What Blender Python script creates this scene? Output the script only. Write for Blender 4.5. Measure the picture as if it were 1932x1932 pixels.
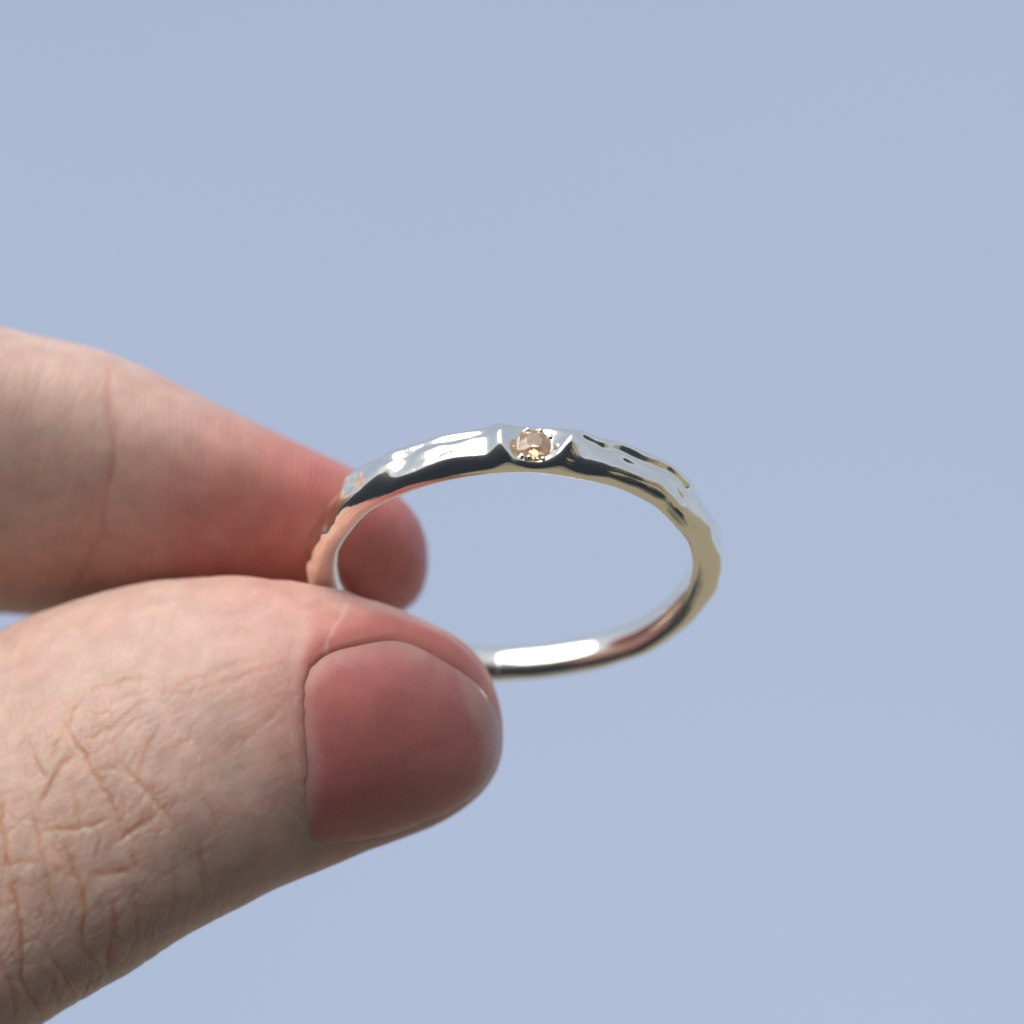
import bpy, bmesh, math, random
import numpy as np
from mathutils import Vector, Matrix
from mathutils.bvhtree import BVHTree

rng = np.random.default_rng(7)
for o in list(bpy.data.objects):
    bpy.data.objects.remove(o)
scene = bpy.context.scene
C = scene.collection

# ------------------------------------------------------------------ camera, sky, sun, exposure
PITCH = math.radians(27.0)            # the camera looks up at the sky
DIST = 0.180                          # metres from lens to the stone
FRAME = 0.050                         # frame width at the stone
HOLD = Vector((0.0, 0.0, 1.55))       # where the ring is held, above the ground
EX = Vector((1, 0, 0))
EY = Vector((0, -math.sin(PITCH), math.cos(PITCH)))
EZ = Vector((0, -math.cos(PITCH), -math.sin(PITCH)))   # towards the photographer
ROT = np.array([EX, EY, EZ])          # rows: local axes in the world

cam = bpy.data.cameras.new('camera')
cam.sensor_width = 36.0
cam.lens = 36.0 * DIST / FRAME
cam.clip_start = 0.01
cam.clip_end = 3000.0
cam.dof.use_dof = True
cam.dof.focus_distance = DIST + 0.0012
cam.dof.aperture_fstop = cam.lens / 5.4
camo = bpy.data.objects.new('camera', cam)
C.objects.link(camo)
camo.location = HOLD + EZ * DIST
camo.rotation_euler = (math.pi / 2 + PITCH, 0, 0)
scene.camera = camo

SUN_EL = math.radians(35.0)
SUN_AZ = math.radians(204.0)          # clockwise from +Y: behind the photographer
world = bpy.data.worlds.new('World')
scene.world = world
world.use_nodes = True
wn, wl = world.node_tree.nodes, world.node_tree.links
wn.clear()
sky = wn.new('ShaderNodeTexSky')
sky.sky_type = 'NISHITA'
sky.sun_disc = False
sky.sun_elevation = SUN_EL
sky.sun_rotation = SUN_AZ
sky.altitude = 0
sky.air_density = 1.0
sky.dust_density = 5.0
sky.ozone_density = 1.0
veil = wn.new('ShaderNodeMix')        # thin even cloud veil over the clear sky
veil.data_type = 'RGBA'
veil.inputs[0].default_value = 0.78
veil.inputs[7].default_value = (2.42, 2.74, 3.52, 1)
bg = wn.new('ShaderNodeBackground')
bg.inputs['Strength'].default_value = 0.15
wo = wn.new('ShaderNodeOutputWorld')
wl.new(sky.outputs[0], veil.inputs[6])
vtc = wn.new('ShaderNodeTexCoord')
vno = wn.new('ShaderNodeTexNoise')    # the veil is not quite even
vno.inputs['Scale'].default_value = 3.2
vno.inputs['Detail'].default_value = 2.0
vra = wn.new('ShaderNodeValToRGB')
vra.color_ramp.elements[0].position = 0.3
vra.color_ramp.elements[0].color = (2.30, 2.69, 3.42, 1)
vra.color_ramp.elements[1].position = 0.7
vra.color_ramp.elements[1].color = (2.48, 2.78, 3.57, 1)
wl.new(vtc.outputs['Generated'], vno.inputs['Vector'])
wl.new(vno.outputs[0], vra.inputs[0])
wl.new(vra.outputs[0], veil.inputs[7])
wl.new(veil.outputs[2], bg.inputs['Color'])
wl.new(bg.outputs[0], wo.inputs[0])

sl = bpy.data.lights.new('sun', 'SUN')
sl.energy = 1.85
sl.angle = math.radians(58)
sl.color = (1.0, 0.965, 0.92)
so = bpy.data.objects.new('sun', sl)
C.objects.link(so)
sd = Vector((math.sin(SUN_AZ) * math.cos(SUN_EL), math.cos(SUN_AZ) * math.cos(SUN_EL), math.sin(SUN_EL)))
so.rotation_euler = sd.to_track_quat('Z', 'Y').to_euler()
so.location = HOLD + sd * 3

vs = scene.view_settings
vs.view_transform = 'Standard'
vs.look = 'None'
vs.exposure = 0.38
vs.gamma = 1.0
vs.use_curve_mapping = False
scene.render.engine = 'CYCLES'
scene.cycles.max_bounces = 14
scene.cycles.transmission_bounces = 10
scene.cycles.glossy_bounces = 8
scene.cycles.sample_clamp_indirect = 6.0
scene.cycles.use_denoising = True
scene.cycles.denoising_prefilter = 'ACCURATE'

# ------------------------------------------------------------------ helpers
K = FRAME * 1000 / 1932.0             # mm per unit of the layout grid at the stone
D = DIST * 1000


def P3(px, py, z):
    """layout grid + depth (mm, towards the viewer) -> local mm"""
    f = (D - z) / D
    return np.stack([(px - 966) * K * f, -(py - 966) * K * f, z + 0 * px], -1)


def grid_of(p):
    f = D / (D - p[..., 2])
    return p[..., 0] * f / K + 966, -p[..., 1] * f / K + 966


def to_world(p):
    return np.asarray(HOLD) + (np.asarray(p) * 0.001) @ ROT


def crom(P, u, ghost=None):
    P = np.asarray(P, float)
    g0 = 2 * P[0] - P[1] if ghost is None else np.asarray(ghost, float)
    Q = np.vstack([g0, P, 2 * P[-1] - P[-2]])
    i = np.clip(np.floor(u).astype(int), 0, len(P) - 2)
    t = (u - i)[:, None]
    a, b, c, d = Q[i], Q[i + 1], Q[i + 2], Q[i + 3]
    return 0.5 * (2 * b + (c - a) * t + (2 * a - 5 * b + 4 * c - d) * t ** 2 + (3 * b - a - 3 * c + d) * t ** 3)


def seg_dist(qx, qy, poly):
    best = np.full(qx.shape, 1e9)
    for (x0, y0), (x1, y1) in zip(poly[:-1], poly[1:]):
        dx, dy = x1 - x0, y1 - y0
        t = np.clip(((qx - x0) * dx + (qy - y0) * dy) / (dx * dx + dy * dy + 1e-12), 0, 1)
        best = np.minimum(best, (qx - x0 - t * dx) ** 2 + (qy - y0 - t * dy) ** 2)
    return np.sqrt(best)


def inside(qx, qy, poly):
    r = np.zeros(qx.shape, bool)
    n = len(poly)
    for i in range(n):
        x0, y0 = poly[i]
        x1, y1 = poly[(i + 1) % n]
        c = ((y0 > qy) != (y1 > qy)) & (qx < (x1 - x0) * (qy - y0) / (y1 - y0 + 1e-12) + x0)
        r ^= c
    return r


def sstep(a, b, x):
    t = np.clip((x - a) / (b - a), 0, 1)
    return t * t * (3 - 2 * t)


class VNoise:
    """smooth 3-D value noise on numpy arrays"""
    def __init__(self, seed):
        self.t = np.random.default_rng(seed).random((32, 32, 32)) * 2 - 1

    def __call__(self, p):
        i = np.floor(p).astype(int)
        f = p - i
        f = f * f * (3 - 2 * f)
        i = i % 32
        j = (i + 1) % 32
        t = self.t
        x0, y0, z0 = i[..., 0], i[..., 1], i[..., 2]
        x1, y1, z1 = j[..., 0], j[..., 1], j[..., 2]
        fx, fy, fz = f[..., 0], f[..., 1], f[..., 2]
        a = t[x0, y0, z0] * (1 - fx) + t[x1, y0, z0] * fx
        b = t[x0, y1, z0] * (1 - fx) + t[x1, y1, z0] * fx
        c = t[x0, y0, z1] * (1 - fx) + t[x1, y0, z1] * fx
        d = t[x0, y1, z1] * (1 - fx) + t[x1, y1, z1] * fx
        return (a * (1 - fy) + b * fy) * (1 - fz) + (c * (1 - fy) + d * fy) * fz


def grid_normals(G):
    """G: (ns, nf, 3), closed along axis 1"""
    du = np.gradient(G, axis=0)
    dv = (np.roll(G, -1, 1) - np.roll(G, 1, 1)) * 0.5
    n = np.cross(dv, du)
    n /= np.linalg.norm(n, axis=-1, keepdims=True) + 1e-12
    return n


def mesh_from(name, verts, faces, smooth=True):
    me = bpy.data.meshes.new(name)
    faces = [np.asarray(f) for f in faces if len(f)]
    me.vertices.add(len(verts))
    me.vertices.foreach_set('co', np.asarray(verts, np.float32).ravel())
    loops = np.concatenate([f.ravel() for f in faces]).astype(np.int32)
    sizes = np.concatenate([np.full(len(f), f.shape[1]) for f in faces])
    starts = np.concatenate([[0], np.cumsum(sizes)[:-1]]).astype(np.int32)
    me.loops.add(len(loops))
    me.loops.foreach_set('vertex_index', loops)
    me.polygons.add(len(sizes))
    me.polygons.foreach_set('loop_start', starts)
    me.update(calc_edges=True)
    me.polygons.foreach_set('use_smooth', np.full(len(sizes), smooth))
    me.update()
    return me


def set_color(me, cols):
    at = me.color_attributes.new('skin_tone', 'FLOAT_COLOR', 'CORNER')
    vi = np.empty(len(me.loops), np.int32)
    me.loops.foreach_get('vertex_index', vi)
    c4 = np.concatenate([cols, np.ones((len(cols), 1))], 1)[vi]
    at.data.foreach_set('color', c4.astype(np.float32).ravel())


def tag(o, label, cat=None, group=None):
    o['label'] = label
    if cat:
        o['category'] = cat
    if group:
        o['group'] = group


def link(name, me, mat=None, parent=None):
    o = bpy.data.objects.new(name, me)
    C.objects.link(o)
    if mat:
        me.materials.clear()
        me.materials.append(mat)
    if parent:
        o.parent = parent
        o.matrix_parent_inverse = parent.matrix_world.inverted()
    return o


def new_mat(name):
    m = bpy.data.materials.new(name)
    m.use_nodes = True
    return m, m.node_tree.nodes, m.node_tree.links, m.node_tree.nodes['Principled BSDF']


# ------------------------------------------------------------------ materials
def skin_material():
    m, n, l, b = new_mat('skin')
    a = n.new('ShaderNodeAttribute')
    a.attribute_name = 'skin_tone'
    tc = n.new('ShaderNodeTexCoord')
    # blotchy tone
    no = n.new('ShaderNodeTexNoise')
    no.inputs['Scale'].default_value = 900
    no.inputs['Detail'].default_value = 4
    l.new(tc.outputs['Object'], no.inputs['Vector'])
    mr = n.new('ShaderNodeMapRange')
    mr.inputs[1].default_value = 0.3
    mr.inputs[2].default_value = 0.7
    mr.inputs[3].default_value = 0.90
    mr.inputs[4].default_value = 1.08
    l.new(no.outputs[0], mr.inputs[0])
    mul = n.new('ShaderNodeVectorMath')
    mul.operation = 'SCALE'
    l.new(a.outputs['Color'], mul.inputs[0])
    l.new(mr.outputs[0], mul.inputs['Scale'])
    l.new(mul.outputs[0], b.inputs['Base Color'])
    # micro relief: fine cells and pores
    vo = n.new('ShaderNodeTexVoronoi')
    vo.feature = 'DISTANCE_TO_EDGE'
    vo.inputs['Scale'].default_value = 2900
    n2 = n.new('ShaderNodeTexNoise')
    n2.inputs['Scale'].default_value = 1500
    n2.inputs['Detail'].default_value = 3
    l.new(tc.outputs['Object'], n2.inputs['Vector'])
    mixv = n.new('ShaderNodeMix')
    mixv.data_type = 'VECTOR'
    mixv.inputs[0].default_value = 0.0004
    l.new(tc.outputs['Object'], mixv.inputs[4])
    l.new(n2.outputs['Color'], mixv.inputs[5])
    l.new(mixv.outputs[1], vo.inputs['Vector'])
    n3 = n.new('ShaderNodeTexNoise')
    n3.inputs['Scale'].default_value = 4200
    n3.inputs['Detail'].default_value = 3
    l.new(tc.outputs['Object'], n3.inputs['Vector'])
    pw = n.new('ShaderNodeMath')
    pw.operation = 'MINIMUM'
    pw.inputs[1].default_value = 0.16
    l.new(vo.outputs['Distance'], pw.inputs[0])
    ad = n.new('ShaderNodeMath')
    ad.operation = 'MULTIPLY_ADD'
    ad.inputs[1].default_value = 0.25
    l.new(n3.outputs[0], ad.inputs[0])
    l.new(pw.outputs[0], ad.inputs[2])
    bp = n.new('ShaderNodeBump')
    bp.inputs['Strength'].default_value = 0.22
    bp.inputs['Distance'].default_value = 0.00012
    l.new(ad.outputs[0], bp.inputs['Height'])
    l.new(bp.outputs[0], b.inputs['Normal'])
    b.inputs['Roughness'].default_value = 0.48
    b.inputs['Specular IOR Level'].default_value = 0.45
    b.subsurface_method = 'RANDOM_WALK'
    b.inputs['Subsurface Weight'].default_value = 1.0
    b.inputs['Subsurface Radius'].default_value = (1.0, 0.32, 0.18)
    b.inputs['Subsurface Scale'].default_value = 0.0026
    return m


def nail_material():
    m, n, l, b = new_mat('nail')
    a = n.new('ShaderNodeAttribute')
    a.attribute_name = 'skin_tone'
    tc = n.new('ShaderNodeTexCoord')
    no = n.new('ShaderNodeTexNoise')
    no.inputs['Scale'].default_value = 500
    no.inputs['Detail'].default_value = 5
    l.new(tc.outputs['Object'], no.inputs['Vector'])
    mr = n.new('ShaderNodeMapRange')
    mr.inputs[1].default_value = 0.3
    mr.inputs[2].default_value = 0.7
    mr.inputs[3].default_value = 0.9
    mr.inputs[4].default_value = 1.1
    l.new(no.outputs[0], mr.inputs[0])
    mul = n.new('ShaderNodeVectorMath')
    mul.operation = 'SCALE'
    l.new(a.outputs['Color'], mul.inputs[0])
    l.new(mr.outputs[0], mul.inputs['Scale'])
    l.new(mul.outputs[0], b.inputs['Base Color'])
    # faint scratches make the sheen uneven
    n2 = n.new('ShaderNodeTexNoise')
    n2.inputs['Scale'].default_value = 1400
    n2.inputs['Detail'].default_value = 6
    l.new(tc.outputs['Object'], n2.inputs['Vector'])
    r2 = n.new('ShaderNodeMapRange')
    r2.inputs[1].default_value = 0.3
    r2.inputs[2].default_value = 0.75
    r2.inputs[3].default_value = 0.20
    r2.inputs[4].default_value = 0.36
    l.new(n2.outputs[0], r2.inputs[0])
    l.new(r2.outputs[0], b.inputs['Roughness'])
    bp = n.new('ShaderNodeBump')
    bp.inputs['Strength'].default_value = 0.2
    bp.inputs['Distance'].default_value = 0.00008
    l.new(n2.outputs[0], bp.inputs['Height'])
    l.new(bp.outputs[0], b.inputs['Normal'])
    b.inputs['Specular IOR Level'].default_value = 0.5
    b.inputs['Subsurface Weight'].default_value = 0.35
    b.inputs['Subsurface Radius'].default_value = (1.0, 0.4, 0.3)
    b.inputs['Subsurface Scale'].default_value = 0.0006
    return m


def silver_material():
    m, n, l, b = new_mat('polished_silver')
    tc = n.new('ShaderNodeTexCoord')
    no = n.new('ShaderNodeTexNoise')
    no.inputs['Scale'].default_value = 900
    no.inputs['Detail'].default_value = 4
    l.new(tc.outputs['Object'], no.inputs['Vector'])
    r = n.new('ShaderNodeMapRange')
    r.inputs[1].default_value = 0.3
    r.inputs[2].default_value = 0.7
    r.inputs[3].default_value = 0.04
    r.inputs[4].default_value = 0.13
    l.new(no.outputs[0], r.inputs[0])
    l.new(r.outputs[0], b.inputs['Roughness'])
    n2 = n.new('ShaderNodeTexNoise')
    n2.inputs['Scale'].default_value = 2600
    n2.inputs['Detail'].default_value = 3
    l.new(tc.outputs['Object'], n2.inputs['Vector'])
    bp = n.new('ShaderNodeBump')
    bp.inputs['Strength'].default_value = 0.10
    bp.inputs['Distance'].default_value = 0.00006
    l.new(n2.outputs[0], bp.inputs['Height'])
    l.new(bp.outputs[0], b.inputs['Normal'])
    b.inputs['Base Color'].default_value = (0.96, 0.92, 0.80, 1)
    b.inputs['Metallic'].default_value = 1.0
    return m


def stone_material():
    m, n, l, b = new_mat('champagne_stone')
    b.inputs['Base Color'].default_value = (1.0, 0.72, 0.47, 1)
    b.inputs['Roughness'].default_value = 0.01
    b.inputs['IOR'].default_value = 1.95
    b.inputs['Transmission Weight'].default_value = 0.82
    return m


def ground_material():
    m, n, l, b = new_mat('ground')
    tc = n.new('ShaderNodeTexCoord')
    sep = n.new('ShaderNodeSeparateXYZ')
    l.new(tc.outputs['Object'], sep.inputs[0])
    no = n.new('ShaderNodeTexNoise')
    no.inputs['Scale'].default_value = 0.8
    no.inputs['Detail'].default_value = 5
    l.new(tc.outputs['Object'], no.inputs['Vector'])
    ad = n.new('ShaderNodeMath')
    ad.operation = 'MULTIPLY_ADD'
    ad.inputs[1].default_value = 6.0
    l.new(no.outputs[0], ad.inputs[0])
    xy = n.new('ShaderNodeMath')
    xy.operation = 'MULTIPLY_ADD'
    xy.inputs[1].default_value = 0.6
    l.new(sep.outputs['X'], xy.inputs[0])
    l.new(sep.outputs['Y'], xy.inputs[2])
    l.new(xy.outputs[0], ad.inputs[2])
    st = n.new('ShaderNodeMapRange')      # near zone made dark for the ring's reflections, dry sandy ground ahead
    st.inputs[1].default_value = 3.7
    st.inputs[2].default_value = 4.7
    l.new(ad.outputs[0], st.inputs[0])
    n2 = n.new('ShaderNodeTexNoise')
    n2.inputs['Scale'].default_value = 14
    n2.inputs['Detail'].default_value = 8
    l.new(tc.outputs['Object'], n2.inputs['Vector'])
    g = n.new('ShaderNodeValToRGB')
    g.color_ramp.elements[0].color = (0.005, 0.008, 0.012, 1)
    g.color_ramp.elements[1].color = (0.012, 0.021, 0.034, 1)
    s = n.new('ShaderNodeValToRGB')
    s.color_ramp.elements[0].color = (0.22, 0.18, 0.12, 1)
    s.color_ramp.elements[1].color = (0.42, 0.37, 0.24, 1)
    l.new(n2.outputs[0], g.inputs[0])
    l.new(n2.outputs[0], s.inputs[0])
    mx = n.new('ShaderNodeMix')
    mx.data_type = 'RGBA'
    l.new(st.outputs[0], mx.inputs[0])
    l.new(g.outputs[0], mx.inputs[6])
    l.new(s.outputs[0], mx.inputs[7])
    l.new(mx.outputs[2], b.inputs['Base Color'])
    b.inputs['Roughness'].default_value = 0.95
    return m


SKIN, NAIL, SILVER, STONE, GROUND = skin_material(), nail_material(), silver_material(), stone_material(), ground_material()

# ------------------------------------------------------------------ unseen ground below the held ring, added for reflections and bounce
gs = 1500.0
gm = mesh_from('ground', [(-gs, -gs, 0), (gs, -gs, 0), (gs, gs, 0), (-gs, gs, 0)], [np.array([[0, 1, 2, 3]])], False)
go = link('ground', gm, GROUND)
go['kind'] = 'structure'

# ------------------------------------------------------------------ fingers: lofts between two flanks
noise_a, noise_b = VNoise(3), VNoise(11)


class Finger:
    def __init__(self, T, B, depth_mid, depth_half, n_front, n_back, u_fine, per_u, coarse, nexp=(2.0, 2.0), roll=None):
        T, B = np.array(T, float), np.array(B, float)
        self.T, self.B = T, B
        umax = len(T) - 1
        u = np.concatenate([np.linspace(0, u_fine, int(u_fine * per_u)),
                            np.linspace(u_fine, umax, int((umax - u_fine) * coarse) + 2)[1:]])
        u[1:12] = np.linspace(0, u[12], 13)[1:12]
        f1 = np.linspace(0, math.pi, n_front, endpoint=False)
        f2 = np.linspace(math.pi, 2 * math.pi, n_back, endpoint=False)
        self.phi = np.concatenate([f1, f2])
        self.u = u
        t = crom(T, u, ghost=B[1])
        b = crom(B, u, ghost=T[1])
        zm = crom(np.array(depth_mid)[:, None], u)[:, 0]
        zh = crom(np.array(depth_half)[:, None], u, ghost=[-depth_half[1]])[:, 0]
        zh = np.maximum(zh, 0.0)
        c, s = np.cos(self.phi), np.sin(self.phi)
        ef, eb = nexp
        e = np.where(s > 0, ef, eb)
        sh = np.sign(s) * np.abs(s) ** (2.0 / e)
        mid = (t + b) / 2
        half = (t - b) / 2
        tuck = 1 - 0.07 * sstep(umax - 0.9, umax, u)
        half = half * tuck[:, None]
        zh = zh * tuck
        px = mid[:, None, 0] + half[:, None, 0] * c
        py = mid[:, None, 1] + half[:, None, 1] * c
        z = zm[:, None] + zh[:, None] * sh[None]
        if roll is not None:
            rl = crom(np.array(roll, float)[:, None], u)[:, 0]
            z = z + rl[:, None] * c[None]
        f = (D - zm)[:, None] / D          # section scale at its own depth
        G = np.stack([(px - 966) * K * f, -(py - 966) * K * f, z], -1)
        self.G = G
        self.N = grid_normals(G)
        # outward check
        ctr = np.stack([(mid[:, 0] - 966) * K * f[:, 0], -(mid[:, 1] - 966) * K * f[:, 0], zm], -1)
        k = len(u) // 2
        if ((G[k] - ctr[k]) * self.N[k]).sum() < 0:
            self.N = -self.N
        self.N[0] = np.array([1.0, 0, 0])
        self.ctr = ctr
        self.c, self.s = c, s

    def build(self, disp, cols):
        G = self.G + self.N * disp[..., None]
        ns, nf = G.shape[:2]
        V = [G[0].mean(0)[None], G[1:].reshape(-1, 3), self.ctr[-1][None]]
        V = np.concatenate(V)
        cc = np.concatenate([cols[0].mean(0)[None], cols[1:].reshape(-1, 3), cols[-1].mean(0)[None]])
        i = np.arange(ns - 2)[:, None]
        j = np.arange(nf)[None]
        j1 = (j + 1) % nf
        a = 1 + i * nf + j
        b_ = 1 + i * nf + j1
        c_ = 1 + (i + 1) * nf + j1
        d_ = 1 + (i + 1) * nf + j
        q = np.stack([a, b_, c_, d_], -1).reshape(-1, 4)
        jj = np.arange(nf)
        cap0 = np.stack([np.zeros(nf, int), 1 + (jj + 1) % nf, 1 + jj], -1)
        last = 1 + (ns - 2) * nf
        cap1 = np.stack([np.full(nf, len(V) - 1), last + jj, last + (jj + 1) % nf], -1)
        return V, [q, np.concatenate([cap0, cap1])], cc


# ---- where the ring lies, so the skin can give way to it
TILT = math.radians(34.8)
RU = np.array([1.0, 0.012, 0.0])
RU /= np.linalg.norm(RU)
RV = np.array([0.0, math.sin(TILT), math.cos(TILT)])      # from the centre to the stone
RV -= RU * (RV @ RU)
RV /= np.linalg.norm(RV)
RN = np.cross(RU, RV)                                      # axis, pointing down and to the viewer
RC = np.array([(970 - 966) * K * 1.044, -2.52, -8.0])
RMID = 9.82
_t = np.linspace(0, 2 * np.pi, 240)
RING_LINE = RC + RMID * (np.cos(_t)[:, None] * RV + np.sin(_t)[:, None] * RU)


def press(G, nm):
    """dent (mm, along the normal) where the band touches the skin, with a soft bulge beside it"""
    d = np.full(G.shape[:2], 1e9)
    for c in RING_LINE:
        d = np.minimum(d, ((G - c) ** 2).sum(-1))
    d = np.sqrt(d)
    print('PRESS', nm, d.min())
    return -np.clip(1.05 - d, 0, None) * 1.15 + 0.12 * np.exp(-((d - 1.9) / 0.6) ** 2)


# ---- thumb
TT = [(949, 1388), (946, 1345), (932, 1295), (903, 1243), (852, 1195), (782, 1159), (700, 1130), (620, 1111), (540, 1099),
      (445, 1090), (330, 1093), (200, 1115), (75, 1150), (-20, 1195), (-130, 1255), (-300, 1360), (-480, 1470)]
TB = [(949, 1388), (946, 1425), (934, 1460), (908, 1496), (866, 1530), (816, 1557), (752, 1582), (690, 1604), (620, 1634),
      (540, 1667), (440, 1713), (335, 1770), (255, 1822), (170, 1874), (75, 1932), (-60, 2030), (-230, 2160)]
TZ = [-9.3, -9.2, -9.0, -8.7, -8.3, -7.9, -7.5, -7.3, -7.2, -7.3, -7.5, -7.8, -8.2, -8.6, -9.0, -9.5, -10]
TH = [0, 1.0, 2.0, 3.0, 4.0, 4.9, 5.6, 6.1, 6.5, 6.9, 7.4, 7.8, 8.1, 8.3, 8.6, 9.0, 9.4]
thumb = Finger(TT, TB, TZ, TH, 330, 130, 14.0, 56, 8, nexp=(2.15, 2.0),
               roll=[0, .1, .3, .5, .7, .8, .7, .4, 0, -.6, -1.3, -1.9, -2.3, -2.5, -2.5, -2.5, -2.5])

tx, ty = grid_of(thumb.G)
front = sstep(-0.15, 0.15, thumb.s)[None] * np.ones_like(tx)

# nail outline, seen along a direction turned below the line of sight
BETA = math.radians(24)
nail_out = [(572, 1300), (592, 1252), (640, 1224), (730, 1204), (800, 1221), (868, 1266), (915, 1322), (938, 1385), (926, 1455),
            (872, 1518), (800, 1556), (740, 1578), (680, 1590), (610, 1599), (578, 1585), (573, 1520), (579, 1440), (573, 1360)]
WDIR = np.array([0.0, -math.sin(BETA), math.cos(BETA)])
QY = np.array([0.0, math.cos(BETA), math.sin(BETA)])


def q_of(p):
    return p[..., 0], p @ QY


fsel = thumb.s > -0.02
fx, fy, fG = tx[:, fsel], ty[:, fsel], thumb.G[:, fsel]
no3 = []
for (a, b) in nail_out:
    k = np.argmin((fx - a) ** 2 + (fy - b) ** 2)
    no3.append(fG.reshape(-1, 3)[k])
nq = np.stack(q_of(np.array(no3)), -1)
nqs = crom(np.vstack([nq, nq[:1]]), np.linspace(0, len(nq), 161)[:-1], ghost=nq[-1])
NAIL_C = nqs.mean(0)


def nail_sdf(p):
    qx, qy = q_of(p)
    d = seg_dist(qx, qy, np.vstack([nqs, nqs[:1]]))
    return np.where(inside(qx, qy, nqs), -d, d), qx, qy


facing = (thumb.N @ WDIR)
near = (tx > 380) & (facing > -0.15)
nd = np.full(tx.shape, 99.0)
nqx = np.zeros(tx.shape)
nqy = np.zeros(tx.shape)
nd[near], nqx[near], nqy[near] = nail_sdf(thumb.G[near])


def free_edge(qx, qy):
    """1 along the free edge of the nail, 0 along its folds"""
    ang = np.degrees(np.arctan2(qy - NAIL_C[1], qx - NAIL_C[0]))
    return sstep(-75, -20, ang) * (1 - sstep(5, 58, ang))


fe = free_edge(nqx, nqy)
wn_ = sstep(-0.15, 0.15, facing)
dsp = np.zeros(tx.shape)
cut0 = sstep(-2.5, -4.2, nqx - NAIL_C[0])
# bed under the plate, fold round it
nd = nd + 0.07 * cut0 * noise_b(np.stack([tx / 13, ty / 17, 0 * tx + 8], -1)) * (np.abs(nd) < 3)
cut = sstep(-3.4, -4.6, nqx - NAIL_C[0])            # cuticle end
low = sstep(0.5, -2.5, nqy - NAIL_C[1])
soft = np.clip(np.maximum(cut, low), 0, 1)             # where the skin grows onto the plate without a groove
bed = -0.32 * (soft * sstep(-0.10, -0.60, nd) + (1 - soft) * sstep(0.15, -0.35, nd))
prox = sstep(-6.0, -3.0, -(nqx - NAIL_C[0]) - 7.3)     # cuticle side (left)
fold_h = (1 - fe) * (0.11 * (1 - cut) * (1 - 0.85 * low) + 0.012 * (1 - soft))
fold = fold_h * np.exp(-((nd - 0.55) / 0.55) ** 2) * (nd > -0.3)
fold += 0.12 * (1 - fe) * (1 - 0.6 * cut) * np.exp(-((nd - 1.4) / 1.3) ** 2)
dsp += (bed + fold) * wn_
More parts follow.
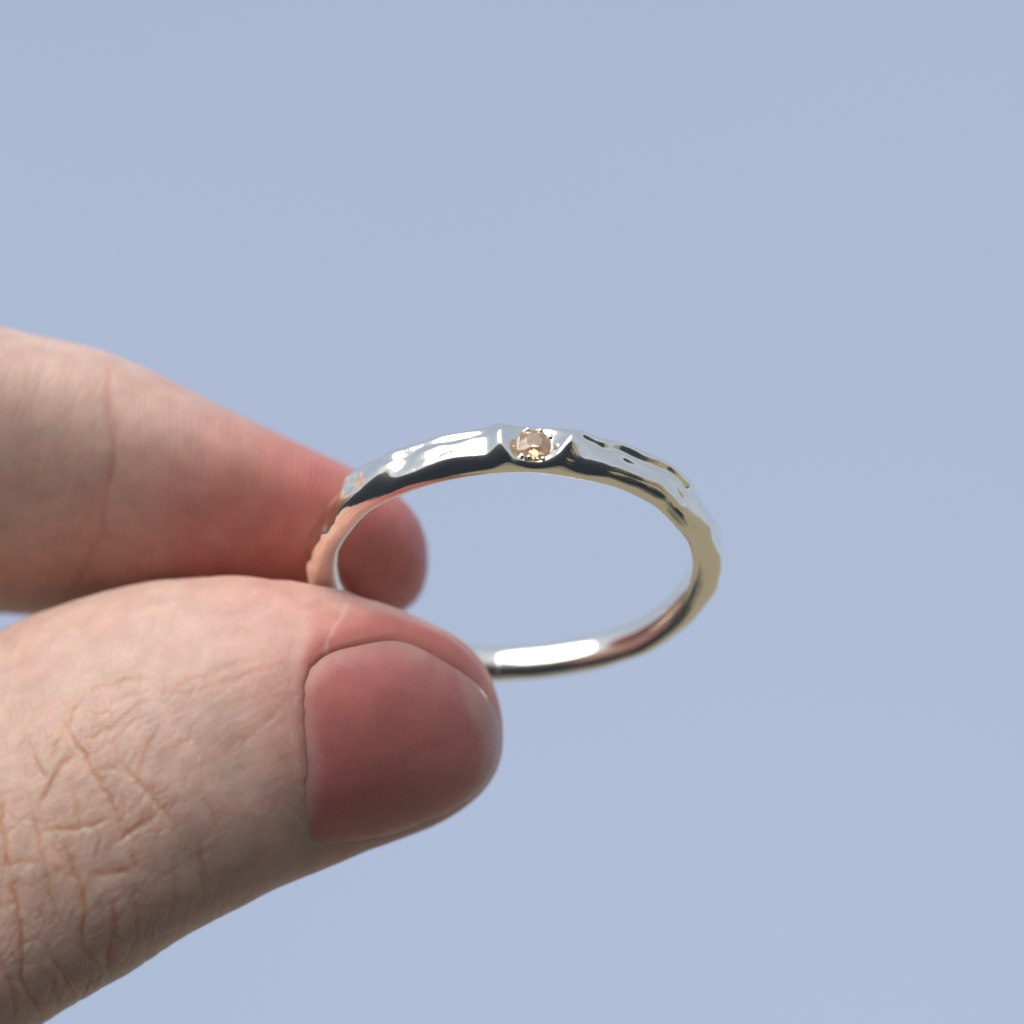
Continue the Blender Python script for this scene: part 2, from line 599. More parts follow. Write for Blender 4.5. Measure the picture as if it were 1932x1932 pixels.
# crack of the upper lateral fold
# creases of the knuckle, traced
S7 = lambda L: [(x * 0.30305, 1115.2 + y * 0.30305) for x, y in L]
S8 = lambda L: [(x * 0.2886, 1374.5 + y * 0.2886) for x, y in L]
CR = [
    (S7([(520, 640), (650, 590), (780, 555), (920, 540)]), .8),
    (S7([(520, 650), (440, 770), (410, 830), (370, 920), (330, 1010), (310, 1070)]), 1.0),
    (S7([(410, 860), (460, 940), (510, 1010), (560, 1090), (620, 1180), (680, 1290), (730, 1390), (760, 1480)]), 1.15),
    (S7([(480, 1000), (420, 1050), (350, 1120), (310, 1200), (270, 1290), (230, 1350)]), 1.0),
    (S7([(200, 1000), (230, 1080), (290, 1180)]), .8),
    (S7([(530, 950), (620, 890), (700, 850), (800, 780)]), .4),
    (S7([(240, 1500), (330, 1480), (480, 1475), (600, 1450), (700, 1410)]), .9),
    (S7([(700, 1580), (780, 1530), (860, 1480), (960, 1400)]), 1.0),
    (S7([(170, 1280), (200, 1400), (240, 1520), (260, 1650), (290, 1800), (330, 1900)]), .9),
    (S7([(440, 1180), (470, 1300), (490, 1450), (500, 1560)]), .7),
    (S7([(-60, 1100), (0, 1380), (20, 1500), (40, 1650), (70, 1770), (100, 1850)]), 1.2),
    (S7([(420, 1600), (450, 1720), (510, 1850)]), 1.0),
    (S7([(740, 1050), (830, 1160), (920, 1260), (1010, 1350), (1080, 1440), (1110, 1510)]), .8),
    (S7([(560, 1770), (700, 1760), (800, 1740), (840, 1760)]), .8),
    (S7([(820, 1640), (850, 1750)]), .8),
    (S7([(1280, 1300), (1340, 1420), (1380, 1530)]), .6),
    (S7([(860, 1130), (920, 950), (960, 870)]), .45),
    (S7([(1060, 1020), (1130, 950), (1230, 890)]), .45),
    (S7([(1340, 1060), (1500, 960), (1650, 830), (1800, 660)]), .45),
    (S7([(1290, 1090), (1400, 1010), (1520, 900)]), .4),
    (S7([(1240, 1540), (1260, 1700), (1265, 1900)]), .55),
    (S7([(340, 1380), (330, 1490), (360, 1560)]), .6),
    (S7([(600, 1460), (620, 1560), (600, 1700)]), .4),
    (S7([(620, 1120), (760, 1110), (830, 1150)]), .4),
    (S7([(1000, 600), (1200, 560), (1400, 480), (1700, 400)]), .35),
    (S7([(900, 620), (1150, 640), (1450, 560), (1800, 440)]), .3),
    (S8([(60, 940), (90, 1080), (130, 1280), (150, 1450), (140, 1640), (190, 1760), (270, 1880)]), 1.3),
    (S8([(470, 930), (500, 960), (540, 1080), (570, 1200), (545, 1330), (540, 1430), (580, 1510), (640, 1550)]), 1.0),
    (S8([(740, 1130), (750, 1300), (720, 1400), (700, 1560), (720, 1640)]), .9),
    (S8([(250, 820), (300, 980), (330, 1100), (400, 1300)]), .7),
    (S8([(290, 1420), (350, 1520), (400, 1600), (470, 1760)]), .8),
    (S8([(440, 1620), (500, 1680), (560, 1680), (640, 1640)]), .8),
    (S8([(1140, 830), (1140, 1050), (1130, 1200)]), .5),
    (S8([(1320, 880), (1330, 1150)]), .5),
    (S8([(80, 890), (180, 870), (260, 860)]), .6),
    (S8([(0, 1500), (60, 1640), (90, 1860), (60, 1932)]), .7),
    (S8([(330, 1640), (390, 1820)]), .6),
    (S8([(900, 960), (880, 1150), (900, 1400)]), .4),
    (S8([(320, 930), (460, 910)]), .5),
    (S8([(520, 640), (530, 760)]), .5),
    (S8([(380, 680), (360, 790), (420, 860)]), .5),
]
jx = tx + 3.0 * noise_a(np.stack([tx / 16, ty / 16, 0 * tx], -1)) + 1.4 * noise_a(np.stack([tx / 6, ty / 6, 0 * tx + 4], -1))
jy = ty + 3.0 * noise_b(np.stack([tx / 16, ty / 16, 0 * tx], -1)) + 1.4 * noise_b(np.stack([tx / 6, ty / 6, 0 * tx + 4], -1))
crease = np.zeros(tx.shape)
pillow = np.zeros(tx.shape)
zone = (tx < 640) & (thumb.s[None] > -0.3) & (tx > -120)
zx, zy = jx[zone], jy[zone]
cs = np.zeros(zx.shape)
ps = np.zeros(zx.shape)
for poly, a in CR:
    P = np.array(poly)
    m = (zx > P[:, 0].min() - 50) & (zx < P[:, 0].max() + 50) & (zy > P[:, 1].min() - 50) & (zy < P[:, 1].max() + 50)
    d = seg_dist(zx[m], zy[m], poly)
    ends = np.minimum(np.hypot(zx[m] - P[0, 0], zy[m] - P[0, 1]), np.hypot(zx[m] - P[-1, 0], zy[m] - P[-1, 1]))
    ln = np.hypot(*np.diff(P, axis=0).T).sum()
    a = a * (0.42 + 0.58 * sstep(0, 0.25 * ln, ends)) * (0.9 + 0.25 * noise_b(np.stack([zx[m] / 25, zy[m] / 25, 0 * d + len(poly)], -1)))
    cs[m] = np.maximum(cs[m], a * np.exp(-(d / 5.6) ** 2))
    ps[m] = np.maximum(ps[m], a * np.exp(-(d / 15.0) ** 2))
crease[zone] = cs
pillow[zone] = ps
# fine secondary net between the creases
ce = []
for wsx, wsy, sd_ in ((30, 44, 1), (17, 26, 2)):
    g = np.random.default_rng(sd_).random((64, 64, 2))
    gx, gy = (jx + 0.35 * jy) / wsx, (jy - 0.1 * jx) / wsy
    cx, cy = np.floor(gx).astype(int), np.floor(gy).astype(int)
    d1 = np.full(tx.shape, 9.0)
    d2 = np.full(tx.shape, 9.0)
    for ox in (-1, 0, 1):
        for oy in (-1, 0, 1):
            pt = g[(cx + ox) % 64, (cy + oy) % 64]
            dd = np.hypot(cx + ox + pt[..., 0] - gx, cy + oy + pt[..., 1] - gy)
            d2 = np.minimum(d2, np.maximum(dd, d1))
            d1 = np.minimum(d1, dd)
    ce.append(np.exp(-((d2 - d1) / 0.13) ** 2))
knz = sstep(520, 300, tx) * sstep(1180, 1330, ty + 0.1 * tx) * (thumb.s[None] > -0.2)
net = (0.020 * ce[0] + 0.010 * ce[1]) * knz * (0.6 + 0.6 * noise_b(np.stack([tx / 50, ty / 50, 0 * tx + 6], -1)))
dsp -= 0.050 * crease + 0.032 * pillow + 1.15 * net
# broad unevenness and fine skin lines
pp = np.stack([tx / 90, ty / 90, thumb.s[None] * 1.5 + 0 * tx], -1)
dsp += 0.10 * noise_a(pp) * np.clip(thumb.u[:, None] - 1.5, 0, 1) * sstep(0.2, 2.0, nd)
kn = sstep(560, 260, tx)
lines = noise_b(np.stack([tx / 9 + ty / 30, ty / 42, 0 * tx + 2], -1)) * 0.014 + noise_a(np.stack([tx / 22, ty / 8 + tx / 16, 0 * tx + 5], -1)) * 0.010
lines2 = noise_b(np.stack([tx / 60 - ty / 40, ty / 6.5 + tx / 11, 0 * tx + 7], -1)) * 0.007
side = sstep(330, 520, tx) * sstep(0.2, 0.8, nd)
dsp += (lines * (0.35 + 0.65 * kn) + lines2 * side) * sstep(0.3, 0.9, nd)
dsp += press(thumb.G, 'thumb')
dsp[0] = dsp[0].mean()

# tone: tan over the knuckle, rosy at the tip and along the nail folds
TAN = np.array([0.62, 0.440, 0.360])
ROSE = np.array([0.62, 0.325, 0.275])
RED = np.array([0.52, 0.185, 0.150])
tip = sstep(330, 640, tx + 0.35 * (1300 - ty)) * 0.8
tip = np.clip(tip + 0.15 * noise_a(np.stack([tx / 70, ty / 70, 0 * tx + 9], -1)), 0, 1)[..., None]
mott = 0.16 * noise_b(np.stack([tx / 26, ty / 26, 0 * tx + 1], -1)) + 0.12 * noise_a(np.stack([tx / 10, ty / 10, 0 * tx + 2], -1))
tip = np.clip(tip + 0.02 + mott[..., None], 0, 1)
tcol = TAN * (1 - tip) + ROSE * tip
upper = sstep(-2.5, 3.5, nqy - NAIL_C[1]) * (1 - 0.55 * cut)
rd = (0.75 * np.exp(-((nd - 0.15) / 0.5) ** 2) * (0.25 + 0.75 * upper) * sstep(500, 600, tx) + 0.35 * np.exp(-(nd / 1.5) ** 2) * upper)[..., None]
rd = np.clip(rd * wn_[..., None], 0, 1)
tcol = tcol * (1 - rd) + RED * rd
flake = sstep(0.45, 0.75, noise_b(np.stack([tx / 9, ty / 14, 0 * tx + 3], -1))) * np.exp(-((nd - 0.35) / 0.35) ** 2) * (1 - fe) * sstep(-2, -5, nqx - NAIL_C[0] + 1.0)
dry = np.maximum(flake, np.exp(-(seg_dist(jx, jy, [(655, 1140), (640, 1175), (618, 1210), (612, 1228)]) / 4.5) ** 2) * 0.38 * (thumb.s[None] > 0))
dry = (np.clip(dry, 0, 1) * 0.75)[..., None]
tcol = tcol * (1 - dry) + np.array([0.74, 0.60, 0.48]) * dry
crease_bounce = (np.clip(0.75 * crease + 0.15 * pillow + 10.0 * net, 0, 1))[..., None]  # warmer, darker creases: light bounced within the folds, painted into the skin tone
tcol = tcol * (1 - crease_bounce) + tcol * np.array([0.97, 0.82, 0.66]) * crease_bounce
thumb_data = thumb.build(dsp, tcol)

# ---- index finger
IT = [(807, 1052), (803, 1012), (786, 974), (748, 933), (690, 896), (605, 853), (520, 813), (420, 764), (300, 706), (195, 664),
      (100, 641), (0, 617), (-120, 596), (-270, 580), (-420, 575)]
IB = [(807, 1052), (805, 1086), (792, 1122), (762, 1152), (705, 1177), (610, 1192), (510, 1197), (400, 1192), (290, 1186), (190, 1178),
      (95, 1169), (0, 1164), (-120, 1160), (-270, 1160), (-420, 1166)]
IZ = [-15.5, -15.5, -15.5, -15.4, -15.3, -15.2, -15.2, -15.2, -15.2, -15.3, -15.4, -15.5, -15.7, -16, -16.3]
IH = [0, 1.4, 2.7, 3.9, 4.9, 5.6, 6.1, 6.6, 7.0, 7.2, 7.3, 7.5, 7.7, 7.9, 8.0]
index = Finger(IT, IB, IZ, IH, 260, 100, 11.5, 48, 8,
               roll=[0, .7, 1.3, 1.9, 2.4, 2.8, 3.0, 3.1, 3.2, 3.2, 3.2, 3.2, 3.0, 2.6, 2.2])
ix, iy = grid_of(index.G)
isn = index.s[None] + 0 * ix
ifr = sstep(-0.2, 0.2, isn)
idsp = np.zeros(ix.shape)
jx2 = ix + 5 * noise_a(np.stack([ix / 40, iy / 40, 0 * ix], -1))
dcr = seg_dist(jx2, iy, [(203, 700), (207, 740), (213, 800), (214, 860), (206, 930), (196, 1000), (165, 1070), (120, 1130)])
idsp -= ifr * sstep(690, 780, iy) * (0.05 * np.exp(-(dcr / 8) ** 2) + 0.12 * np.exp(-(dcr / 60) ** 2))
# friction ridges and fine lines across the finger
warp = 9 * noise_b(np.stack([ix / 80, iy / 70, 0 * ix], -1)) + 0.05 * (iy - 850)
fan = ix + warp + 0.10 * (ix - 210) * (iy - 850) / 150.0 * sstep(250, 450, ix)
rid = np.sin(2 * np.pi * fan / 12.5) * (0.55 + 0.45 * noise_a(np.stack([ix / 30, iy / 60, 0 * ix + 1], -1)))
idsp += 0.012 * rid * sstep(215, 270, ix) * ifr * sstep(0.05, 0.5, isn)
idsp += 0.010 * noise_b(np.stack([(ix + 0.35 * iy) / 8, iy / 26, 0 * ix + 2], -1)) * sstep(260, 190, ix) * ifr
idsp += 0.006 * noise_a(np.stack([ix / 5 + iy / 30, iy / 24, 0 * ix + 2], -1)) * ifr
idsp += 0.06 * noise_b(np.stack([ix / 120, iy / 120, isn * 1.3], -1)) * np.clip(index.u[:, None] - 1.5, 0, 1)
idsp += press(index.G, 'index')
idsp[0] = idsp[0].mean()
itip_bounce = sstep(60, 760, ix + 0.9 * (iy - 850))  # rosy tip; red of bounced light painted into the lower side
itip_bounce = np.clip(itip_bounce + 0.09 * noise_b(np.stack([ix / 60, iy / 60, 0 * ix + 5], -1)), 0, 1)[..., None]
icol = TAN * (1 - itip_bounce) + np.array([0.54, 0.195, 0.165]) * itip_bounce
cr = (0.3 * np.exp(-(dcr / 9) ** 2) * ifr)[..., None]
icol = icol * (1 - cr) + np.array([0.55, 0.22, 0.17]) * cr
index_data = index.build(idsp, icol)

# ---- palm, the other fingers curled away, wrist
CONES = [
    ((-38.6, 2.6, -16.2), (-47, 1.6, -18.5), 8.9, 9.1), ((-47, 1.6, -18.5), (-80, -14, -38), 9.1, 11),
    ((-35.8, -23.0, -10), (-57, -35.5, -15), 10.6, 12), ((-57, -35.5, -15), (-88, -56, -30), 12, 15),
    ((-80, -14, -38), (-118, -66, -46), 11.5, 17), ((-86, -16, -56), (-122, -68, -52), 11.5, 17),
    ((-92, -22, -72), (-124, -70, -56), 11, 16), ((-97, -30, -86), (-126, -72, -60), 10.5, 15),
    ((-80, -14, -38), (-88, -56, -30), 10, 13), ((-60, -24, -26), (-84, -50, -32), 7, 11), ((-97, -30, -86), (-86, -16, -56), 9, 10),
    ((-86, -16, -56), (-52, 0, -56), 10.5, 8.6), ((-52, 0, -56), (-50, -24, -50), 8.4, 7.4), ((-50, -24, -50), (-66, -34, -46), 7.4, 6.4),
    ((-92, -22, -72), (-60, -4, -72), 10, 8.2), ((-60, -4, -72), (-56, -27, -64), 8, 7), ((-56, -27, -64), (-71, -37, -58), 7, 6.2),
    ((-97, -30, -86), (-70, -14, -86), 9, 7.2), ((-70, -14, -86), (-65, -32, -76), 7, 6.2), ((-65, -32, -76), (-76, -40, -68), 6.2, 5.6),
    ((-122, -70, -52), (-150, -104, -60), 19, 21), ((-150, -104, -60), (-215, -175, -78), 21, 27), ((-118, -66, -38), (-148, -100, -46), 17, 18),
]
bm = bmesh.new()
for a, b, ra, rb in CONES:
    a, b = Vector(a), Vector(b)
    n = max(3, int((b - a).length / 2.2))
    for i in range(n + 1):
        t = i / n
        bmesh.ops.create_icosphere(bm, subdivisions=2, radius=ra + (rb - ra) * t, matrix=Matrix.Translation(a.lerp(b, t)))
pm = bpy.data.meshes.new('palm')
bm.to_mesh(pm)
bm.free()
po = bpy.data.objects.new('palm', pm)
C.objects.link(po)
r = po.modifiers.new('r', 'REMESH')
r.mode = 'VOXEL'
r.voxel_size = 1.0
s = po.modifiers.new('s', 'SMOOTH')
s.iterations = 8
s.factor = 0.6
dg = bpy.context.evaluated_depsgraph_get()
palm = bpy.data.meshes.new_from_object(po.evaluated_get(dg))
bpy.data.objects.remove(po)
set_color(palm, np.tile(np.array([0.60, 0.385, 0.315]), (len(palm.vertices), 1)))

objs = []
for nm, data in (('thumb', thumb_data), ('index', index_data)):
    V, F, cc = data
    me = mesh_from(nm, V, F)
    bmx = bmesh.new()
    bmx.from_mesh(me)
    if bmx.calc_volume(signed=True) < 0:
        me.flip_normals()
    bmx.free()
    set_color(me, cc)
    objs.append(me)
base = bpy.data.objects.new('hand', palm)
C.objects.link(base)
cut = []
for me in objs:
    o = bpy.data.objects.new('tmp', me)
    C.objects.link(o)
    cut.append(o)
    b = base.modifiers.new('b', 'BOOLEAN')
    b.operation = 'UNION'
    b.object = o
    try:
        b.solver = 'MANIFOLD'
    except Exception:
        b.solver = 'EXACT'
bpy.context.view_layer.update()
dg = bpy.context.evaluated_depsgraph_get()
hm = bpy.data.meshes.new_from_object(base.evaluated_get(dg))
print('HAND', len(hm.vertices), [len(palm.vertices), len(objs[0].vertices), len(objs[1].vertices)], [a.name for a in hm.color_attributes])
for o in cut:
    bpy.data.objects.remove(o)
bpy.data.objects.remove(base)
co = np.empty(len(hm.vertices) * 3, np.float32)
hm.vertices.foreach_get('co', co)
ORIGIN = np.array([0.0, -10.0, -10.0])           # where finger, thumb and ring meet
hm.vertices.foreach_set('co', ((co.reshape(-1, 3) - ORIGIN) * 0.001 @ ROT).astype(np.float32).ravel())
hm.polygons.foreach_set('use_smooth', np.ones(len(hm.polygons), bool))
hm.update()
hm.name = 'hand'
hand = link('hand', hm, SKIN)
hand.location = to_world(ORIGIN)
tag(hand, 'bare hand pinching the silver ring between thumb and index finger', 'hand')
bpy.context.view_layer.update()

# ---- thumbnail plate
bG = thumb.G
ns, nf = bG.shape[:2]
ii, jj = np.meshgrid(np.arange(0, ns - 3, 3), np.arange(0, nf, 2), indexing='ij')
jn = (jj + 2) % nf
FQ = np.stack([ii * nf + jj, ii * nf + jn, (ii + 3) * nf + jn, (ii + 3) * nf + jj], -1).reshape(-1, 4)
bvh = BVHTree.FromPolygons([Vector(v) for v in bG.reshape(-1, 3)], FQ.tolist())
Nflat = thumb.N.reshape(-1, 3)
nr, na = 46, 160
rr = np.concatenate([[0.0], 1.02 * (np.linspace(0, 1, nr)[1:] ** 0.8)])
tops = []
norms = []
qq = []
for r_ in rr:
    for k in range(na):
        q = NAIL_C + (nqs[k] - NAIL_C) * r_
        o = np.array([q[0], 0, 0]) + QY * q[1] + WDIR * 30
        hit, nn, idx, dist = bvh.ray_cast(Vector(o), Vector(-WDIR))
        if hit is None:
            hit, nn, idx, dist = bvh.find_nearest(Vector(o - WDIR * 32))
        nv = np.array(nn)
        if nv @ WDIR < 0:
            nv = -nv
        tops.append(np.array(hit))
        norms.append(nv)
        qq.append(q)
tops, norms, qq = map(np.array, (tops, norms, qq))
# smooth the sampled normals
nrm = norms.reshape(nr, na, 3)
for _ in range(6):
    m = nrm.copy()
    m[1:-1] = (nrm[1:-1] * 2 + nrm[2:] + nrm[:-2] + np.roll(nrm, 1, 1)[1:-1] + np.roll(nrm, -1, 1)[1:-1]) / 6
    m[0] = nrm[1].mean(0)
    nrm = m / np.linalg.norm(m, axis=-1, keepdims=True)
norms = nrm.reshape(-1, 3)
nfe = free_edge(qq[:, 0], qq[:, 1])
edge = np.repeat(rr, na)
edm = np.linalg.norm(nqs - NAIL_C, axis=1)
dist_in = (1.0 - edge) * np.tile(edm, nr)
n_up = sstep(0.5, 3.0, qq[:, 1] - NAIL_C[1]) * sstep(-4.6, -3.0, qq[:, 0] - NAIL_C[0])
h_fold = -0.008 - 0.035 * n_up + (0.045 + 0.03 * n_up) * sstep(-0.1, 0.9, dist_in)
h_free = 0.04 + 0.0 * dist_in
ht = h_fold * (1 - nfe) + h_free * nfe
# lengthwise nail ridges, barely there
ht += 0.006 * noise_a(np.stack([qq[:, 0] / 9, qq[:, 1] / 0.45, 0 * ht], -1)) * sstep(0, 1, dist_in)
top = tops + norms * ht[:, None]
bot = tops + norms * (ht - 0.20)[:, None]
V = np.concatenate([top, bot])
fq = []
i, k = np.meshgrid(np.arange(nr - 1), np.arange(na), indexing='ij')
k1 = (k + 1) % na
fq.append(np.stack([i * na + k, (i + 1) * na + k, (i + 1) * na + k1, i * na + k1], -1).reshape(-1, 4))
off = nr * na
fq.append(fq[0][:, ::-1] + off)
kk = np.arange(na)
kk1 = (kk + 1) % na
L = (nr - 1) * na
fq.append(np.stack([L + kk, L + off + kk, L + off + kk1, L + kk1], -1))
BEDC = np.array([0.53, 0.180, 0.158])
MOON = np.array([0.54, 0.255, 0.240])
WHITE = np.array([0.56, 0.36, 0.28])
wd = 0.85 * nfe + 0.10 * nfe * noise_b(np.stack([qq[:, 0] / 1.3, qq[:, 1] / 1.3, 0 * nfe], -1))
fw = (sstep(0.0, 0.3, nfe) * sstep(wd + 0.12, wd - 0.25, dist_in) * 0.55)[:, None]
mo = (sstep(-2.2, -4.6, qq[:, 0] - NAIL_C[0]) * 0.5)[:, None]
ncol = BEDC * (1 - mo) + MOON * mo
ncol = ncol * (1 - fw) + WHITE * fw
rim = (sstep(1.1, 0.0, dist_in) * (1 - sstep(0, 0.4, nfe)) * 0.9 * (0.8 + 0.4 * noise_a(np.stack([qq[:, 0] / 0.5, qq[:, 1] / 0.5, 0 * nfe], -1))))[:, None]
ncol = ncol * (1 - rim) + np.array([0.57, 0.31, 0.26]) * rim      # thin skin creeping over the plate
ncol = np.concatenate([ncol, ncol])
nm = mesh_from('nail', (V - ORIGIN) * 0.001 @ ROT, fq)
bmx = bmesh.new()
bmx.from_mesh(nm)
if bmx.calc_volume(signed=True) < 0:
    nm.flip_normals()
bmx.free()
set_color(nm, ncol)
nail = bpy.data.objects.new('nail', nm)
C.objects.link(nail)
nm.materials.append(NAIL)
nail.parent = hand
tag(nail, 'short unpolished pink thumbnail with a pale free edge')

# ------------------------------------------------------------------ ring
NT, NP = 1500, 132
t = np.linspace(0, 2 * np.pi, NT, endpoint=False)          # 0 at the stone's side, growing to the right
psi = np.linspace(0, 2 * np.pi, NP, endpoint=False)
Tg, Pg = np.meshgrid(t, psi, indexing='ij')
T_STONE = 0.100
arc = ((Tg - T_STONE + np.pi) % (2 * np.pi) - np.pi) * 10.4
backness = (1 - np.cos(Tg)) / 2
hw = 2.36 - 0.46 * sstep(0.15, 0.8, backness) + 0.10 * np.sin(3 * Tg + 1) * 0.6      # width along the axis
th = 1.70 + 0.12 * np.sin(Tg) ** 2 - 0.20 * sstep(0.5, 1.0, backness)
cp, sp = np.cos(Pg), np.sin(Pg)
ex = np.where(cp > 0, 2.0, 2.7)
rad = np.sign(cp) * np.abs(cp) ** (2 / ex)
axl = np.sign(sp) * np.abs(sp) ** (2 / np.where(cp > 0, 2.05, 2.5))
rho = RMID + th / 2 * rad
ax = hw / 2 * axl
outw = sstep(-0.45, 0.35, cp)
# hand-carved unevenness
facet = np.zeros(Tg.shape)
r2 = np.random.default_rng(23)
for _ in range(80):
    a0 = r2.uniform(-32, 32)
    p0 = r2.uniform(-0.9, 0.9)
    sz = r2.uniform(0.8, 1.7)
    am = r2.uniform(-0.12, 0.07)
    if abs(a0) < 2.4:
        continue
    facet += am * np.exp(-((arc - a0) / (sz * 1.3)) ** 2 - ((ax - p0) / (sz * 0.6)) ** 2)
for a0, p0, sz, am in ((4.3, -0.35, 0.5, -0.13), (5.7, -0.45, 0.6, -0.16), (3.3, -0.1, 0.5, -0.16), (4.6, 0.30, 0.5, -0.14), (2.7, -0.55, 0.5, -0.12), (7.3, -0.2, 0.7, -0.16), (6.2, 0.45, 0.5, -0.12),
                       (-4.0, -0.5, 0.6, -0.12), (-6.6, -0.1, 0.6, -0.12), (-13.6, 0.1, 0.9, -0.30), (-9.6, 0.1, 0.7, -0.18), (8.8, 0.2, 0.6, -0.14)):
    facet += am * np.exp(-((arc - a0) / (sz * 1.4)) ** 2 - ((ax - p0) / (sz * 0.7)) ** 2)
fine = 0.09 * noise_b(np.stack([arc / 2.0, ax / 0.9, 0 * arc + 5], -1)) + 0.040 * noise_a(np.stack([arc / 0.95, ax / 0.55, 0 * arc + 7], -1)) + 0.006 * noise_a(np.stack([arc / 0.55, ax / 0.40, 0 * arc], -1)) + 0.002 * noise_b(np.stack([arc / 0.22, ax / 0.2, 0 * arc], -1))
for gl, dep, wid in (([(-1.9, -0.62), (-3.2, -0.42), (-4.6, -0.52), (-6.2, -0.30), (-7.6, -0.40)], 0.10, 0.13),
                     ([(2.4, -0.50), (3.6, -0.30), (4.8, -0.48), (6.0, -0.26), (7.4, -0.40), (9.0, -0.2)], 0.22, 0.12),
                     ([(-2.4, 0.30), (-4.2, 0.12), (-6.0, 0.34), (-8.4, 0.10)], 0.08, 0.16),
                     ([(2.6, 0.34), (4.2, 0.16), (5.4, 0.40), (7.0, 0.22), (8.6, 0.5)], 0.13, 0.15),
                     ([(-8.2, -0.5), (-10.4, 0.0), (-12.6, 0.45)], 0.16, 0.22), ([(-11.5, -0.5), (-14.0, -0.1), (-16.0, 0.4)], 0.16, 0.22),
                     ([(10.0, -0.5), (12.5, 0.1), (15.0, -0.2)], 0.10, 0.2)):
    gd = seg_dist(arc + 0.15 * noise_a(np.stack([arc, ax, 0 * arc], -1)), ax + 0.06 * noise_b(np.stack([arc * 2, ax, 0 * arc], -1)), gl)
    wid = wid * 2.1
    dep = dep * (0.95 + 0.2 * noise_a(np.stack([arc / 1.2, ax, 0 * arc + 9], -1)))
    facet += -dep * np.exp(-(gd / wid) ** 2) + 0.25 * dep * np.exp(-((gd - 2 * wid) / wid) ** 2)
facet += fine * sstep(1.0, 2.2, np.abs(arc))
facet *= 0.04 + 0.96 * outw
facet += 0.006 * noise_a(np.stack([arc / 1.3, Pg * 1.2, 0 * arc + 2], -1)) * (1 - outw) * sstep(1.2, 0.2, np.abs(cp + 0.3))
rho = rho + facet
rho += 0.035 * np.sin(arc * 1.1 + 2 * Pg) * outw * sstep(2, 4, np.abs(arc))
ax += 0.10 * noise_a(np.stack([arc / 2.6, 0 * arc, 0 * arc + 3], -1)) + 0.05 * noise_b(np.stack([arc / 3.5, cp * 0.6, 0 * arc], -1))
# ridges either side of the stone and the scoop it sits in
rho += outw * (0.30 * np.exp(-((arc + 1.62 - 0.12 * ax) / 0.55) ** 2) + 0.16 * np.exp(-((arc - 1.75 + 0.35 * ax) / 0.7) ** 2))
lipd = seg_dist(arc, ax, [(-0.5, 0.98), (0.3, 0.98), (1.0, 0.72), (1.6, 0.15), (1.95, -0.4)])
rho += outw * 0.16 * np.exp(-(lipd / 0.30) ** 2)
rs = np.sqrt((arc / 1.16) ** 2 + ((ax - 0.12) / 1.12) ** 2)
rho += outw * 0.17 * np.exp(-((rs - 1.36) / 0.36) ** 2) * sstep(-1.0, 0.2, ax + 0.4)
rho -= outw * 0.50 * np.exp(-rs ** 4)
r3 = np.sqrt(arc ** 2 + ax ** 2)
rho -= outw * 0.62 * sstep(0.86, 0.35, r3)
dirv = np.cos(Tg)[..., None] * RV + np.sin(Tg)[..., None] * RU
RG = RC + dirv * rho[..., None] + RN * ax[..., None]
i, j = np.meshgrid(np.arange(NT), np.arange(NP), indexing='ij')
i1, j1 = (i + 1) % NT, (j + 1) % NP
F = np.stack([i * NP + j, i1 * NP + j, i1 * NP + j1, i * NP + j1], -1).reshape(-1, 4)
ring = bpy.data.objects.new('ring', None)
C.objects.link(ring)
ring.empty_display_size = 0.01
ring.location = to_world(RC)
tag(ring, 'thin hammered silver ring with one small champagne stone, held by the fingertips', 'ring')
bpy.context.view_layer.update()


def ring_part(name, V, F, mat, smooth=True):
    me = mesh_from(name, (np.asarray(V) - RC) * 0.001 @ ROT, F, smooth)
    b = bmesh.new()
    b.from_mesh(me)
    if b.calc_volume(signed=True) < 0:
        me.flip_normals()
    b.free()
    me.materials.append(mat)
    o = bpy.data.objects.new(name, me)
    C.objects.link(o)
    o.parent = ring
    return o


ring_part('band', RG.reshape(-1, 3), [F], SILVER)

# stone: round brilliant with a flat octagonal table
SO = math.cos(T_STONE) * RV + math.sin(T_STONE) * RU       # outward
ST = math.cos(T_STONE) * RU - math.sin(T_STONE) * RV       # along the band
SB = RN
SR = 0.92
base_h = RMID + 0.85 - 0.42
SC = RC + SO * base_h + SB * 0.04


def sp3(r, a, h):
    return SC + ST * (r * math.cos(a)) + SB * (r * math.sin(a)) + SO * h


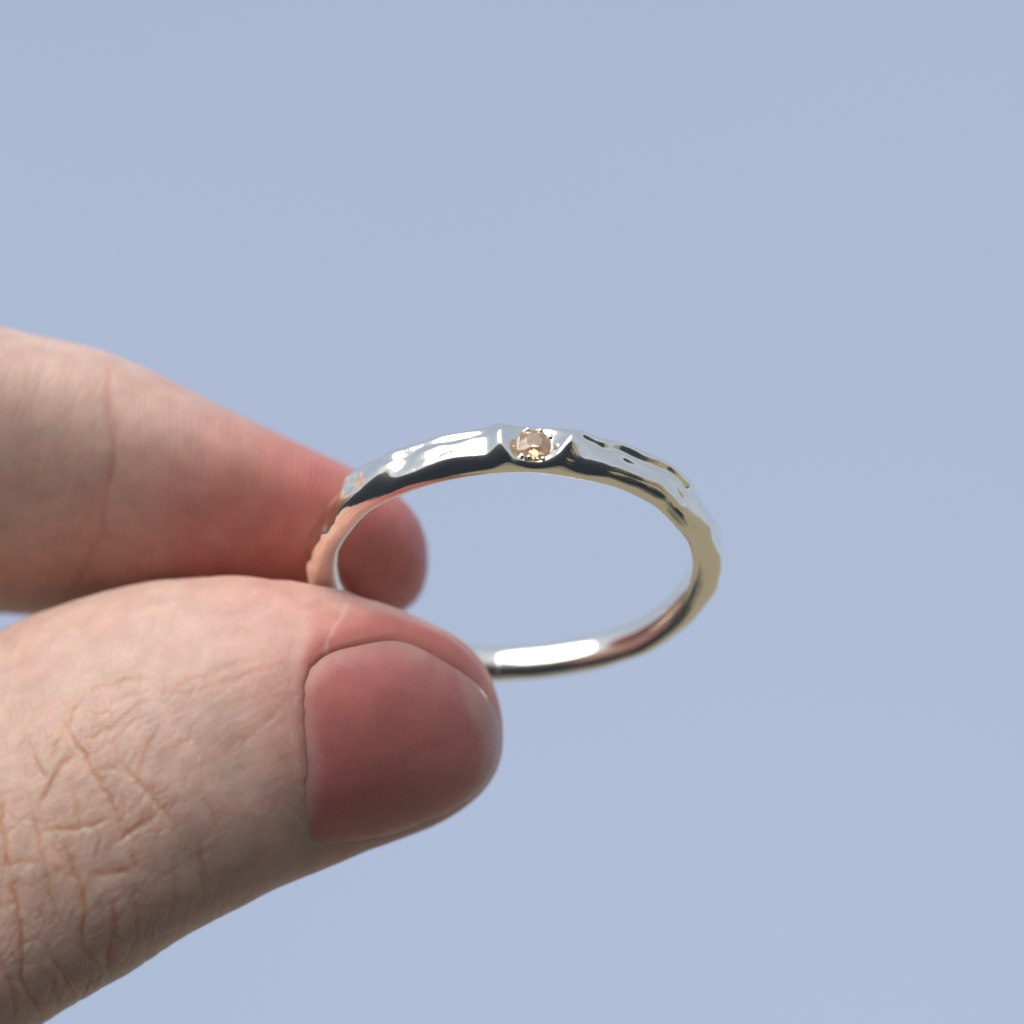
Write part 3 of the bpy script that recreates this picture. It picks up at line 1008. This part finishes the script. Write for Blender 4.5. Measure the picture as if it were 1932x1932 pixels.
V = []
for k in range(8):
    V.append(sp3(SR * 0.45, (k + 0.5) * math.pi / 4, 0.36))         # table 0-7
for k in range(8):
    V.append(sp3(SR * 0.74, k * math.pi / 4, 0.22))                  # crown break 8-15
for k in range(16):
    V.append(sp3(SR, k * math.pi / 8, 0.02))                         # girdle 16-31
for k in range(16):
    V.append(sp3(SR, k * math.pi / 8, -0.03))                        # girdle 32-47
for k in range(8):
    V.append(sp3(SR * 0.42, (k + 0.5) * math.pi / 4, -0.48))         # pavilion 48-55
V.append(sp3(0, 0, -0.78))                                           # culet 56
tri, quad = [], []
for k in range(8):
    kp = (k + 1) % 8
    km = (k - 1) % 8
    tri.append((km, k, 8 + k))                                       # star
    g = lambda n: 16 + n % 16
    # kite between table vertex k and girdle vertex 2k+1
    quad.append((k, 8 + k, g(2 * k + 1), 8 + kp))
    tri.append((8 + k, g(2 * k), g(2 * k + 1)))
    tri.append((8 + kp, g(2 * k + 1), g(2 * k + 2)))
    tri.append((48 + k, 48 + kp, 56))
    h = lambda n: 32 + n % 16
    tri.append((48 + k, h(2 * k), h(2 * k + 1)))
    tri.append((48 + k, h(2 * k + 1), h(2 * k + 2)))
    tri.append((48 + k, h(2 * k + 2), 48 + kp))
for k in range(16):
    quad.append((16 + k, 16 + (k + 1) % 16, 32 + (k + 1) % 16, 32 + k))
me = bpy.data.meshes.new('gemstone')
me.from_pydata([tuple(v) for v in ((np.array(V) - RC) * 0.001 @ ROT)], [], tri + quad + [tuple(range(8))])
b = bmesh.new()
b.from_mesh(me)
bmesh.ops.recalc_face_normals(b, faces=b.faces)
b.to_mesh(me)
b.free()
me.materials.append(STONE)
stone = bpy.data.objects.new('gemstone', me)
C.objects.link(stone)
stone.parent = ring
tag(stone, 'small round faceted champagne stone sunk in the band')

# raised grains of metal that grip the stone
ns_, nr_ = 18, 10
for ang, dr, size, hh in ((128, 0.02, 0.15, 0.04), (106, -0.06, 0.14, 0.10), (62, 0.02, 0.13, 0.02), (-30, 0.02, 0.21, 0.02),
                          (-68, -0.03, 0.17, 0.02), (-108, -0.03, 0.18, 0.02), (14, 0.03, 0.13, 0.02)):
    a = math.radians(ang)
    size *= 0.85
    ctr = sp3(SR + dr, a, hh + 0.02)
    rad_d = ST * math.cos(a) + SB * math.sin(a)
    tan_d = -ST * math.sin(a) + SB * math.cos(a)
    V, F = [], []
    for q in range(nr_ + 1):
        th_ = math.pi * q / nr_
        for w in range(ns_):
            f_ = 2 * math.pi * w / ns_
            V.append(ctr + size * (rad_d * math.sin(th_) * math.cos(f_) * 1.05 + tan_d * math.sin(th_) * math.sin(f_) * 1.15 + SO * math.cos(th_) * 0.95))
    for q in range(nr_):
        for w in range(ns_):
            w1 = (w + 1) % ns_
            F.append((q * ns_ + w, q * ns_ + w1, (q + 1) * ns_ + w1, (q + 1) * ns_ + w))
    ring_part('prong', V, [np.array(F)], SILVER)
